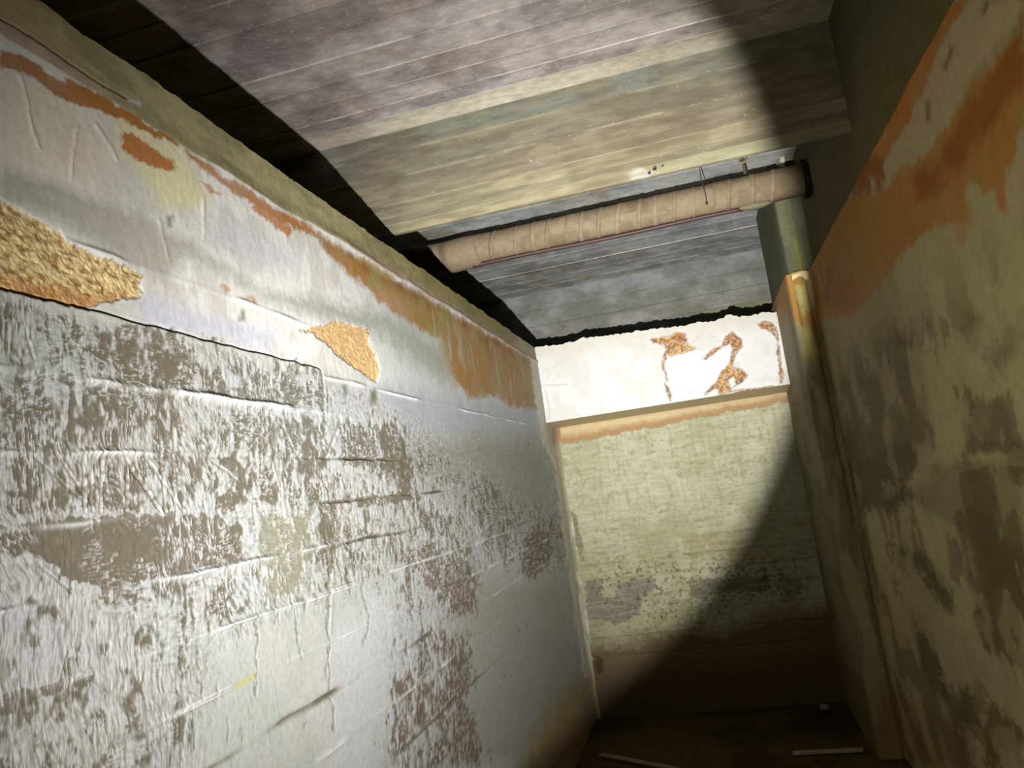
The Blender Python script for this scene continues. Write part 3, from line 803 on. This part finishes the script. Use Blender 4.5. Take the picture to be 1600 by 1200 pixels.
# ------------------------------------------------------------------ end wall, lintel, upper back wall
def end_wall():
    nx, nz = 340, 420
    X_, Z_ = np.meshgrid(np.linspace(-1.03, .68, nx), np.linspace(-1.62, .46, nz), indexing='ij')
    X = X_.ravel().astype(np.float32); Z = Z_.ravel().astype(np.float32)
    P = np.stack([X, np.full_like(X, YE), Z], 1)
    pt = Paint(P, X, Z, warp=4, seed=405)
    lo = fbm(X * 2.5, Z * 2.5, 411, 4); md = fbm(X * 12, Z * 9, 413, 4); fi = fbm(X * 60, Z * 45, 415, 3)
    C = np.repeat(S(180, 180, 148)[None], len(X), 0).copy()
    mix(C, S(166, 166, 128), smooth(.45, .62, lo) * .7)
    mix(C, S(194, 192, 164), smooth(.5, .62, md) * .4)
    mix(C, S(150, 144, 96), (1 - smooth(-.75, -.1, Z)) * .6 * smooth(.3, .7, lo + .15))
    H = .003 * (md - .5) + .001 * (fi - .5)
    for z0, amp in ((.16, .002), (.03, .003), (-.10, .003), (-.225, .003), (-.35, .004), (-.46, .003), (-.575, .004), (-.683, .005), (-.815, .006), (-.945, .004), (-1.073, .006), (-1.2, .004)):
        zz = z0 + (fbm(X * 4, X * 0 + z0, 421, 3) - .5) * .012
        k = np.exp(-((Z - zz) / .006) ** 2) * smooth(.35, .6, fbm(X * 5, X * 0 + z0 * 9, 423, 3) + .1)
        H -= amp * k
        mix(C, S(120, 116, 78), k * .5 * smooth(.0, -.7, z0 + Z * 0))
    # grey bare patch and peeled corner, mould dots
    for pts, k, col in (
        ([(918, 905), (940, 905), (938, 930), (960, 935), (965, 910), (1020, 900), (1026, 918), (1005, 930), (1000, 960), (985, 968), (965, 975), (940, 968), (915, 970)], .95, S(118, 112, 96)),
        ([(912, 960), (950, 965), (940, 990), (925, 1005), (915, 985)], .55, S(128, 118, 96)),
        ([(888, 795), (900, 800), (908, 830), (912, 880), (900, 850), (893, 825)], .9, S(112, 106, 78)),
        ([(1120, 730), (1190, 712), (1205, 722), (1150, 745)], .5, S(132, 132, 92)),
        ([(1060, 840), (1160, 820), (1170, 870), (1080, 880)], .5, S(134, 124, 66)),
        ([(1075, 905), (1205, 900), (1205, 920), (1080, 935)], .75, S(88, 80, 44)),
        ([(1215, 905), (1255, 905), (1250, 935), (1225, 940)], .6, S(92, 84, 50)),
        ([(1020, 925), (1100, 930), (1090, 990), (1010, 970)], .45, S(104, 98, 50)),
    ):
        m_ = pt.poly(pts, 3, 1.3)
        mix(C, col, np.where(m_ > .02, smooth(.30, .55, m_ * k + (fi - .5) * .7), 0) * k)
        H -= .002 * m_ * k
    dots = smooth(.60, .66, fbm(X * 60, Z * 60, 431, 3)) * pt.poly([(930, 870), (1250, 860), (1260, 930), (1100, 990), (1000, 990), (920, 960)], 25, 2)
    mix(C, S(70, 64, 34), dots * .8)
    dots = smooth(.66, .71, fbm(X * 40, Z * 55, 433, 3)) * (Z > -.6)
    mix(C, S(128, 124, 90), dots * .5)
    hs = fbm(X * 10, Z * 70, 435, 4)
    mix(C, S(146, 144, 112), smooth(.5, .64, hs) * .22); mix(C, S(198, 197, 176), smooth(.5, .38, hs) * .2)
    vs = fbm(X * 60, Z * 12, 437, 4)
    mix(C, S(142, 138, 98), smooth(.54, .66, vs) * .3)
    # dark brown stained foot, also painted darker where the torch cone ends
    foot = pt.poly([(900, 1010), (960, 1005), (1040, 985), (1130, 985), (1200, 960), (1330, 945), (1500, 1000), (1500, 1400), (800, 1400), (800, 1080), (915, 1060)], 16, 2.5)
    mix(C, S(88, 69, 30), foot * .92)
    mix(C, S(60, 44, 22), foot * smooth(-1.2, -1.45, Z) * .7)
    mix(C, S(58, 44, 16), pt.poly([(932, 1025), (942, 1030), (944, 1050), (934, 1055), (928, 1040)], 2, .6))
    # bare render strip left under the lintel, ragged lower edge, its own part
    zl = .300 + .05 * smooth(-.9, .6, X) + (fbm(X * 14, X * 0, 441, 4) - .5) * .035 + .012 * (vn(X * 90, X * 0, 443) - .5)
    strip = smooth(zl - .003, zl + .003, Z)
    CS = np.repeat(S(188, 162, 112)[None], len(X), 0).copy()
    mix(CS, S(206, 188, 142), np.exp(-((Z - .385) / .03) ** 2) * .8)
    mix(CS, S(158, 116, 74), np.exp(-((Z - zl - .02) / .03) ** 2) * .75)
    mix(CS, S(140, 104, 70), smooth(.40, .44, Z) * .6)  # darker top edge, the lintel's shadow line painted on
    C += (CS - C) * strip[:, None]
    H -= strip * .006
    P[:, 1] = YE - H
    F = grid_faces(nx, nz)
    fs = strip[F].mean(1) > .5
    V, F2, C2 = join([subset(P, F, C, ~fs), (*boxm(-1.3, 1.0, YE + .05, YE + .3, -1.62, .46), S(120, 116, 90))])
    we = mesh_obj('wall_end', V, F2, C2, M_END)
    struct(we, 'pale greenish end wall with mouldy lines and foot painted dark for stain and shade', 'wall')
    o = mesh_obj('bare_strip', *subset(P, F, C, fs), M_END, we)
    o['label'] = 'tan unpainted render strip under the lintel'
    # rounded plaster fillet in the left corner
    n = 9; nzf = 120
    zf = np.linspace(-1.6, .44, nzf)
    V = []
    for i, z in enumerate(zf):
        r = .05 + .012 * (float(vn(np.array([z * 5.0]), np.array([0.3]), 451)[0]) - .5)
        for k in range(n):
            th = math.pi / 2 * k / (n - 1)
            V.append((XL - .002 + r * (1 - math.sin(th)) * .9, YE - r * 1.6 * (1 - math.cos(th)) + .002, z))
    V = np.array(V, np.float32)
    Cf = np.repeat(S(190, 186, 162)[None], len(V), 0).copy()
    g = fbm(V[:, 1] * 30, V[:, 2] * 6, 453, 3)
    mix(Cf, S(134, 128, 96), smooth(.5, .6, g) * .6)
    mix(Cf, S(150, 112, 72), smooth(.26, .33, V[:, 2]) * .8)
    mix(Cf, S(110, 88, 44), (1 - smooth(-1.4, -1.0, V[:, 2])) * .7)
    o = mesh_obj('corner_fillet', V, grid_faces(nzf, n)[:, ::-1], Cf, M_END, we)
    o['label'] = 'rounded pale plaster fillet in left corner'
    return we


def lintel():
    nx, nz = 460, 170
    z0, z1 = .44, .96
    X_, Z_ = np.meshgrid(np.linspace(-1.0, .625, nx), np.linspace(z0, z1, nz), indexing='ij')
    X = X_.ravel().astype(np.float32); Z = Z_.ravel().astype(np.float32)
    P = np.stack([X, np.full_like(X, YLT), Z], 1)
    pt = Paint(P, X, Z, warp=2.6, seed=505)
    md = fbm(X * 10, Z * 10, 511, 4); fi = fbm(X * 70, Z * 70, 513, 3)
    C = np.repeat(S(226, 226, 222)[None], len(X), 0).copy()
    mix(C, S(214, 208, 188), smooth(.78, .93, Z + (md - .5) * .1) * .7)
    mix(C, S(212, 208, 196), smooth(.5, .65, md) * .5)
    H = .0025 * (md - .5) + .0008 * (fi - .5)
    # area where the paint has flaked off, whiter plaster inside
    inn = pt.poly([(1045, 560), (1060, 545), (1095, 552), (1110, 545), (1130, 525), (1150, 530), (1148, 552), (1130, 580), (1110, 605), (1095, 614), (1060, 610), (1040, 600)], 2.5, 1.3)
    mix(C, S(230, 230, 236), inn)
    H -= inn * .004
    H += inn * .006 * (fbm(X * 45, Z * 45, 517, 3) - .5)
    br = np.zeros(len(X), np.float32)
    br = np.maximum(br, pt.poly([(1015, 529), (1037, 526), (1056, 516), (1069, 518), (1075, 535), (1086, 542), (1079, 544), (1056, 552), (1049, 556), (1043, 552), (1039, 565), (1036, 559), (1041, 544), (1037, 535), (1019, 535)], 1.2, 1.0))
    br = np.maximum(br, pt.poly([(1101, 554), (1112, 542), (1127, 535), (1133, 522), (1144, 519), (1156, 527), (1159, 539), (1152, 550), (1146, 561), (1144, 571), (1161, 578), (1169, 584), (1165, 593), (1150, 601), (1142, 606), (1144, 610), (1157, 608), (1131, 616), (1120, 618), (1124, 610), (1116, 606), (1103, 616), (1101, 614), (1112, 602), (1120, 595), (1126, 580), (1139, 565), (1141, 554), (1144, 544), (1141, 533), (1131, 537), (1120, 544), (1103, 561), (1098, 561)], 1.2, .8))
    br = np.maximum(br, pt.poly([(1182, 499), (1195, 494), (1206, 496), (1214, 509), (1216, 531), (1218, 558), (1225, 588), (1221, 599), (1219, 599), (1216, 565), (1211, 546), (1215, 528), (1203, 513), (1188, 505)], 1.2, .8))
    br = np.maximum(br, pt.poly([(1143, 616), (1161, 608), (1195, 604), (1229, 601), (1230, 607), (1150, 622), (1094, 627)], 1.2, .8))
    br = np.maximum(br, pt.line([(1036, 560), (1036, 575), (1042, 594)], 1.3, .8))
    br = np.maximum(br, pt.poly([(1036, 597), (1044, 606), (1049, 617), (1047, 628), (1042, 612)], 1.0, .8))
    br = np.minimum(br, 1 - pt.poly([(1138, 592), (1147, 587), (1150, 600), (1142, 607)], 1.2, .8))
    holes = smooth(.62, .68, fbm(X * 75, Z * 75, 521, 3))
    br2 = br * (1 - holes * .7)
    br2 = np.where(br > .9, np.maximum(br2, 0), br2)
    CB = np.repeat(S(150, 104, 58)[None], len(X), 0).copy()
    mix(CB, S(184, 148, 92), smooth(.45, .65, md) * .8)
    mix(CB, S(104, 66, 36), smooth(.55, .42, fi) * .7)
    C += (CB - C) * br2[:, None]
    H -= br2 * .005
    edge = np.clip(br2 * (1 - br2) * 4, 0, 1)
    mix(C, S(120, 84, 50), edge * .3)
    k = pt.line([(845, 604), (885, 600)], 1.2, .3) + pt.line([(852, 610), (858, 640), (858, 655)], 1.2, .3)
    H -= .0015 * k; mix(C, S(190, 188, 186), k * .6)
    P[:, 1] = YLT - H
    # ragged upper edge with a broken lump
    tp = np.abs(Z - z1) < 1e-4
    rag = (fbm(X * 9, X * 0, 531, 4) - .5) * .03 + (vn(X * 60, X * 0, 533) - .5) * .012
    rag += .032 * np.exp(-((X - .32) / .045) ** 2) - .045 * smooth(-.9, .6, X) + .012
    P[:, 2] = z0 + (Z - z0) * (1 + rag / (z1 - z0))
    F = grid_faces(nx, nz)
    fb = br2[F].mean(1) > .5
    top = P.reshape(nx, nz, 3)[:, -1, :]
    back = top.copy(); back[:, 1] = YE + .02
    tv = np.stack([top, back], 1).reshape(-1, 3)
    parts = [subset(P, F, C, ~fb), (tv, grid_faces(nx, 2), S(170, 160, 130)), (*boxm(-1.0, .625, YLT + .02, YE + .04, z0 + .01, z1 - .06), S(190, 168, 120))]
    uv = P.reshape(nx, nz, 3)[:, 0, :]
    ub = uv.copy(); ub[:, 1] = YE + .004; ub[:, 2] = z0 - .026
    parts.append((np.stack([ub, uv], 1).reshape(-1, 3), grid_faces(nx, 2), S(222, 200, 154)))
    li = mesh_obj('trim_2', *join(parts), M_WHITE)
    struct(li, 'white painted lintel beam above the end wall, paint flaking', 'lintel')
    o = mesh_obj('flaked_patch', *subset(P, F, C, fb), M_SAND, li)
    o['label'] = 'brown bare areas where white paint flaked off'
    return li


def upper_back_wall():
    z0, z1 = .55, ZC_ + .01
    v, f = boxm(-3.3, 1.0, YU + .03, YU + .3, z0 - 2.2, z1)
    ub = mesh_obj('wall_back', v, f, S(104, 104, 96), M_CEIL, shade=False)
    struct(ub, 'grey concrete back wall of the recess above the lintel', 'wall')
    zs = [z1, 1.50, 1.36, 1.235, 1.10, .95]
    cols = [(118, 121, 118), (112, 114, 108), (116, 115, 107), (108, 110, 96), (104, 99, 85)]
    for i, (a, b) in enumerate(zip(zs[:-1], zs[1:])):
        def tint(V, C, i=i):
            g = fbm(V[:, 0] * 6, V[:, 2] * 8, 601, 4)
            mix(C, S(140, 138, 136), smooth(.5, .65, g) * .55)
            mix(C, S(96, 98, 86), smooth(.48, .36, g) * .5)
            if i >= 3:
                mix(C, S(110, 112, 76), smooth(0, .5, V[:, 0]) * .8)
        d = -.003 if i % 2 else .001
        pts = [(YU + .03, a - .001)] + [(YU + d + (.002 if k in (0, 7) else 0), a - .001 + (b - a + .002) * k / 7) for k in range(8)] + [(YU + .03, b + .001)]
        profile_strip('concrete_strip', pts, -3.2, .98, S(*cols[i]), M_GREY, ub, 620 + i, nx=160, jit=.002, tint=tint)
    return ub


def column():
    """corner pier between the right wall and the end wall: plastered below, bare above"""
    nz = 240
    zs = np.linspace(-1.6, .985, nz)
    # outline from the lintel forward to the right wall, rounded corner, with the half round rib on its front
    pr = [(.615, 5.46), (.615, 5.18), (.613, 4.95), (.612, 4.75), (.612, 4.56), (.6125, 4.50), (.614, 4.468), (.620, 4.454), (.632, 4.45)]
    rib = [(.640 + .070 * (1 - math.cos(t)) / 2, 4.45 - .040 * math.sin(t)) for t in np.linspace(0.1, math.pi - .1, 9)]
    pr = pr + rib + [(.715, 4.452), (.728, 4.45), (.745, 4.452), (.80, 4.46)]
    pr = np.array(pr, np.float32); n = len(pr)
    V = np.zeros((nz, n, 3), np.float32)
    V[:, :, 0] = pr[None, :, 0]; V[:, :, 1] = pr[None, :, 1]; V[:, :, 2] = zs[:, None]
    isr = np.zeros(n, bool); isr[9:18] = True
    kz = smooth(-1.3, .30, zs) * .45 + smooth(.42, .50, zs) * .55
    V[:, isr, 1] = 4.45 - (4.45 - V[:, isr, 1]) * kz[:, None]
    Vf = V.reshape(-1, 3)
    u = np.tile(np.cumsum(np.r_[0, np.linalg.norm(np.diff(pr, axis=0), axis=1)]), nz)
    zz = Vf[:, 2].copy()
    nn = (fbm(u * 9, zz * 5, 701, 4) - .5) * .012 + (fbm(u * 40, zz * 18, 703, 3) - .5) * .005
    Vf[:, 1] += nn; Vf[:, 0] += nn * .4
    C = np.repeat(S(124, 116, 84)[None], len(Vf), 0).copy()
    g = fbm(u * 12, zz * 4, 705, 4)
    mix(C, S(92, 84, 54), smooth(.5, .62, g) * .7)
    fr = np.tile(isr, nz)
    mix(C, S(160, 148, 88), fr * smooth(.45, .55, zz) * .9)
    mix(C, S(140, 94, 34), smooth(.5, .6, fbm(u * 14, zz * 7, 707, 3)) * smooth(.55, .7, zz) * .8)
    mix(C, S(140, 100, 50), (1 - fr) * smooth(.72, .95, zz) * .6)
    mix(C, S(92, 72, 32), (1 - smooth(-1.5, -.9, zz)) * .7)
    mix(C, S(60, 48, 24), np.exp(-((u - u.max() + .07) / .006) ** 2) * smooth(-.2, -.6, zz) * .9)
    col = mesh_obj('trim_3', Vf, grid_faces(nz, n)[:, ::-1], C, M_RIGHT)
    struct(col, 'plastered corner pier between right wall and end wall', 'pier')
    # bare upper part, slightly slimmer
    nz2 = 90
    zs2 = np.linspace(.97, ZC_ + .01, nz2)
    pr2 = np.array([(.632, 5.46), (.632, 5.1), (.632, 4.8), (.632, 4.55), (.633, 4.495), (.640, 4.480), (.660, 4.478), (.690, 4.478), (.698, 4.460), (.712, 4.462), (.735, 4.482), (.765, 4.482), (.82, 4.49)], np.float32)
    n2 = len(pr2)
    V = np.zeros((nz2, n2, 3), np.float32)
    V[:, :, 0] = pr2[None, :, 0]; V[:, :, 1] = pr2[None, :, 1]; V[:, :, 2] = zs2[:, None]
    Vf = V.reshape(-1, 3)
    u = np.tile(np.cumsum(np.r_[0, np.linalg.norm(np.diff(pr2, axis=0), axis=1)]), nz2); zz = Vf[:, 2].copy()
    nn = (fbm(u * 12, zz * 7, 711, 4) - .5) * .012
    Vf[:, 1] += nn; Vf[:, 0] += nn * .4
    C = np.repeat(S(94, 96, 70)[None], len(Vf), 0).copy()
    mix(C, S(74, 76, 64), smooth(.48, .6, fbm(u * 10, zz * 3, 713, 3)) * .7)
    mix(C, S(112, 112, 62), np.exp(-((u - u.max() + .13) / .03) ** 2) * smooth(1.3, 1.05, zz))
    o = mesh_obj('bare_shaft', Vf, grid_faces(nz2, n2)[:, ::-1], C, M_BAND, col)
    o['label'] = 'pale green bare concrete upper shaft of pier'
    # knobbly top of the rib
    v, f = tube((.638, 4.455, .965), (.728, 4.455, .962), .042, 14, 8, rfun=lambda t, th: .85 + .2 * math.sin(3 * th + 5 * t) * .5 + .25 * math.sin(math.pi * t))
    v[:, 2] = .965 + (v[:, 2] - .965) * .75
    o = mesh_obj('plaster_knob', v, f, S(186, 176, 128), M_RIGHT, col)
    o['label'] = 'lumpy cream plaster end on top of rib'
    v, f = tube((.690, 4.40, 1.60), (.715, 4.43, 1.655), .022, 10, 5, rfun=lambda t, th: .8 + .4 * math.sin(2 * th + 4 * t))
    o = mesh_obj('plaster_lump', v, f, S(190, 182, 160), M_RIGHT, col)
    o['label'] = 'small white lump of plaster at ceiling'
    return col


def floor_and_rear():
    nx, ny = 70, 160
    X_, Y_ = np.meshgrid(np.linspace(-1.05, .80, nx), np.linspace(-2.3, 5.5, ny), indexing='ij')
    X = X_.ravel(); Y = Y_.ravel()
    Zf = -1.6 + (fbm(X * 5, Y * 5, 801, 4) - .5) * .02
    P = np.stack([X, Y, Zf], 1)
    C = np.repeat(S(84, 70, 42)[None], len(X), 0).copy()
    mix(C, S(58, 50, 34), smooth(.45, .6, fbm(X * 4, Y * 4, 803, 4)) * .8)
    mix(C, S(40, 34, 24), smooth(0, .5, X) * smooth(4.6, 5.0, Y) * .7)  # right back corner painted darker, a shadow put into the floor colour
    V, F, C2 = join([(P, grid_faces(nx, ny)[:, ::-1], C), (*boxm(-3.4, 1.3, -2.3, 6.7, -1.9, -1.63), S(60, 52, 40))])
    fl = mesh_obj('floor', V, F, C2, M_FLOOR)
    struct(fl, 'dark earthy floor at the foot of the end wall', 'floor')
    v, f = boxm(-3.4, 1.3, -2.5, -2.25, -1.9, 1.9)
    struct(mesh_obj('wall_rear', v, f, S(90, 84, 70), M_BAND, shade=False), 'concrete wall behind the camera closing the passage', 'wall')
    v, f = boxm(-3.6, -3.3, -2.5, 6.9, -1.9, 1.9)
    struct(mesh_obj('wall_far_left', v, f, S(90, 86, 76), M_BAND, shade=False), 'concrete wall of the dark space beyond left wall', 'wall')


# ------------------------------------------------------------------ pipe and small things
def empty(name, loc, label, cat):
    o = bpy.data.objects.new(name, None)
    COL.objects.link(o)
    o.location = (loc[0], loc[1], loc[2] + EYE)
    o.empty_display_size = .1
    tag(o, label, cat)
    return o


def keep(o, root):
    """parent a mesh built in place to its thing"""
    bpy.context.view_layer.update()
    o.parent = root
    o.matrix_parent_inverse = Matrix.Translation(root.location).inverted()
    return o


def pipe():
    yc, zc, r = 4.12, 1.395, .083
    x0, x1 = -2.2, .765
    root = empty('wrapped_pipe', ((x0 + x1) / 2, yc, zc - r), 'brown cloth wrapped pipe running across under the ceiling', 'pipe')
    n, seg = 260, 36
    V, F = tube((x0, yc, zc), (x1, yc, zc), r, seg, n, rfun=lambda t, th: 1 + .012 * math.sin(38 * t * 3 + th) + .01 * math.sin(71 * t + 2 * th))
    u = V[:, 0]; th = np.arctan2(V[:, 2] - zc, V[:, 1] - yc)
    C = np.repeat(S(168, 148, 116)[None], len(V), 0).copy()
    mix(C, S(146, 124, 94), smooth(.45, .62, fbm(u * 7, th * 1.3, 901, 4)) * .7)
    mix(C, S(186, 166, 138), smooth(.55, .68, fbm(u * 16, th * 1.0, 903, 3)) * .5)
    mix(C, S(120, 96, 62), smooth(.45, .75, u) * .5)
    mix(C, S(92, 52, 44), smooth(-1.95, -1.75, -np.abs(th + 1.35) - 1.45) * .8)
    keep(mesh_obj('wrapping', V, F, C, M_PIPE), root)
    # overlapping turns of paler tape
    rng = np.random.RandomState(12)
    xs = np.arange(-1.02, .62, .1)
    for x in xs:
        x += rng.uniform(-.02, .02); wd = rng.uniform(.012, .030); tl = rng.uniform(.010, .022)
        vs = []; sg = 36
        for k in range(sg):
            t = 2 * math.pi * k / sg
            for q, dr in ((0, .0), (0, .0012), (1, .0012), (1, .0)):
                rr = r * 1.012 + dr
                vs.append((x + (q - .5) * wd + tl * math.sin(t), yc + rr * math.cos(t), zc + rr * math.sin(t)))
        fs = [(k * 4 + q, k * 4 + (q + 1) % 4, ((k + 1) % sg) * 4 + (q + 1) % 4, ((k + 1) % sg) * 4 + q) for k in range(sg) for q in range(4)]
        tone = rng.uniform(0, 1)
        keep(mesh_obj('tape_band', np.array(vs, np.float32), np.array(fs), S(166 + 16 * tone, 146 + 16 * tone, 117 + 18 * tone), M_PIPE), root)
    # thicker sleeve on the far left turn
    V, F = tube((-2.15, yc, zc - .012), (-1.03, yc, zc - .008), r * 1.16, 32, 60, rfun=lambda t, th: 1 + .03 * math.sin(9 * t + 2 * th) + .02 * math.sin(23 * t + th) + (-.06 * max(0, (t - .93) / .07)))
    u = V[:, 0]
    C = np.repeat(S(172, 150, 122)[None], len(V), 0).copy()
    mix(C, S(132, 104, 86), smooth(.62, .74, vn(u * 22, V[:, 2] * 3, 911)) * .8)
    o = keep(mesh_obj('sleeve', V, F, C, M_PIPE), root); o['label'] = 'bulkier ragged sleeve at left end'
    V, F = tube((-1.08, yc - .010, zc - r - .010), (.42, yc - .010, zc - r - .010), .012, 12, 40, bend=lambda t: (0, 0, .003 * math.sin(9 * t)))
    o = keep(mesh_obj('conduit', V, F, S(60, 32, 27), M_METAL), root); o['label'] = 'thin dark red tube under the pipe'
    V, F = tube((.40, yc - .02, zc - r - .004), (.56, yc - .01, zc - r - .004), .022, 12, 10, rfun=lambda t, th: .55 + .6 * math.sin(math.pi * t) + .15 * math.sin(3 * th))
    o = keep(mesh_obj('mortar_lump', V, F, S(150, 140, 108), M_PIPE), root); o['label'] = 'lump of mortar where tube meets pier'
    V, F = tube((.735, yc, zc), (.760, yc, zc), r * 1.17, 28, 3, rfun=lambda t, th: 1 + .05 * math.sin(5 * th) + .04 * math.sin(11 * th))
    o = keep(mesh_obj('gap_shade_disc', V, F, S(40, 30, 18), M_METAL), root); o['label'] = 'dark disc painted as shaded gap where pipe enters wall'  # added dark disc, shade of the broken gap put into its colour
    return root


def hangers():
    # iron hook from the ceiling down to the pipe
    x, y = .475, 4.235
    root = empty('pipe_hook', (x, y, 1.44), 'rusty iron hook between ceiling and right half of pipe', 'hook')
    V, F = tube((x, y, ZC_ + .005), (x - .004, y - .03, 1.455), .0085, 10, 12, bend=lambda t: (.004 * math.sin(4 * t), 0, 0))
    keep(mesh_obj('rod', V, F, S(84, 74, 60), M_METAL), root)
    # eye round the rod, ring of small tubes
    vs = []; fs = []
    sg, s2 = 18, 8
    for k in range(sg):
        t = 2 * math.pi * k / sg
        for q in range(s2):
            p = 2 * math.pi * q / s2
            rr = .019 + .006 * math.cos(p)
            vs.append((x + rr * math.cos(t), y - .012 + .006 * math.sin(p), 1.612 + rr * math.sin(t)))
    for k in range(sg):
        for q in range(s2):
            fs.append((k * s2 + q, k * s2 + (q + 1) % s2, ((k + 1) % sg) * s2 + (q + 1) % s2, ((k + 1) % sg) * s2 + q))
    keep(mesh_obj('eye', np.array(vs, np.float32), np.array(fs), S(130, 116, 92), M_METAL), root)
    # thin wire hanging in front of the pipe
    x, y = .238, 4.015
    root = empty('hanging_wire', (x, y, 1.33), 'thin dark wire hanging in front of the pipe', 'wire')
    V, F = tube((x - .004, y, ZC_ + .005), (x, y, 1.345), .0022, 8, 24, bend=lambda t: (.003 * math.sin(9 * t), 0, 0))
    keep(mesh_obj('strand', V, F, S(52, 44, 34), M_METAL), root)
    V, F = tube((x, y, 1.352), (x + .001, y, 1.334), .0055, 10, 7, rfun=lambda t, th: .4 + .8 * math.sin(math.pi * t))
    keep(mesh_obj('knot', V, F, S(48, 38, 28), M_METAL), root)


def slat(name, p0, p1, wd, th, label, seed):
    p0 = np.array(p0, float); p1 = np.array(p1, float)
    d = p1 - p0; L = np.linalg.norm(d); d /= L
    s = np.array([-d[1], d[0], 0]); s /= np.linalg.norm(s); up = np.cross(d, s)
    if up[2] < 0:
        up = -up
    n = 24; b = .15
    prof = [(-.5 + b * .3, 0), (.5 - b * .3, 0), (.5, b), (.5, 1 - b), (.5 - b * .6, 1), (-.5 + b * .6, 1), (-.5, 1 - b), (-.5, b)]
    V = []
    for i in range(n):
        t = i / (n - 1)
        jag = (.02 * math.sin(seed + i * 7) if i in (0, n - 1) else 0)
        for k, (a, c) in enumerate(prof):
            V.append(p0 + d * (L * t + jag * a) + s * a * wd * (1 + .06 * math.sin(5 * t + seed)) + up * c * th)
    m_ = len(prof)
    F = [(i * m_ + k, i * m_ + (k + 1) % m_, (i + 1) * m_ + (k + 1) % m_, (i + 1) * m_ + k) for i in range(n - 1) for k in range(m_)]
    for r0 in (0, (n - 1) * m_):
        F += [(r0, r0 + 1, r0 + 2, r0 + 3), (r0, r0 + 3, r0 + 4, r0 + 7), (r0 + 4, r0 + 5, r0 + 6, r0 + 7)]
    V = np.array(V, np.float32)
    C = np.repeat(S(150, 140, 110)[None], len(V), 0).copy()
    mix(C, S(112, 100, 72), smooth(.45, .6, fbm(V[:, 0] * 9, V[:, 1] * 30, seed, 3)) * .6)
    o = mesh_obj(name, V, np.array(F), C, M_WOOD)
    return tag(o, label, 'slat', 'loose wooden slats on the floor')


def debris():
    zf = -1.588
    slat('wooden_slat', (.20, 4.56, zf), (.56, 4.555, zf), .035, .016, 'pale wooden slat lying straight near the right wall', 3)
    slat('wooden_slat', (-.86, 4.71, zf), (-.40, 4.42, zf), .028, .014, 'pale wooden slat lying aslant near the left wall', 8)
    # a small pale stone by the foot of the right-hand pier
    sg, n = 10, 7
    V = []
    for i in range(n):
        ph = math.pi * i / (n - 1)
        for k in range(sg):
            t = 2 * math.pi * k / sg
            rr = .028 * (1 + .18 * math.sin(3 * t + i) + .1 * math.sin(5 * t))
            V.append((.47 + rr * 1.2 * math.sin(ph) * math.cos(t), 5.30 + rr * math.sin(ph) * math.sin(t), -1.575 + .020 * math.cos(ph)))
    F = [(i * sg + k, i * sg + (k + 1) % sg, (i + 1) * sg + (k + 1) % sg, (i + 1) * sg + k) for i in range(n - 1) for k in range(sg)]
    tag(mesh_obj('stone_chip', np.array(V, np.float32), np.array(F), S(112, 108, 92), M_FLOOR), 'small pale chip on the floor by the end wall', 'stone')


left_wall()
right_wall()
ceiling()
downstand()
end_wall()
lintel()
upper_back_wall()
column()
floor_and_rear()
pipe()
hangers()
debris()
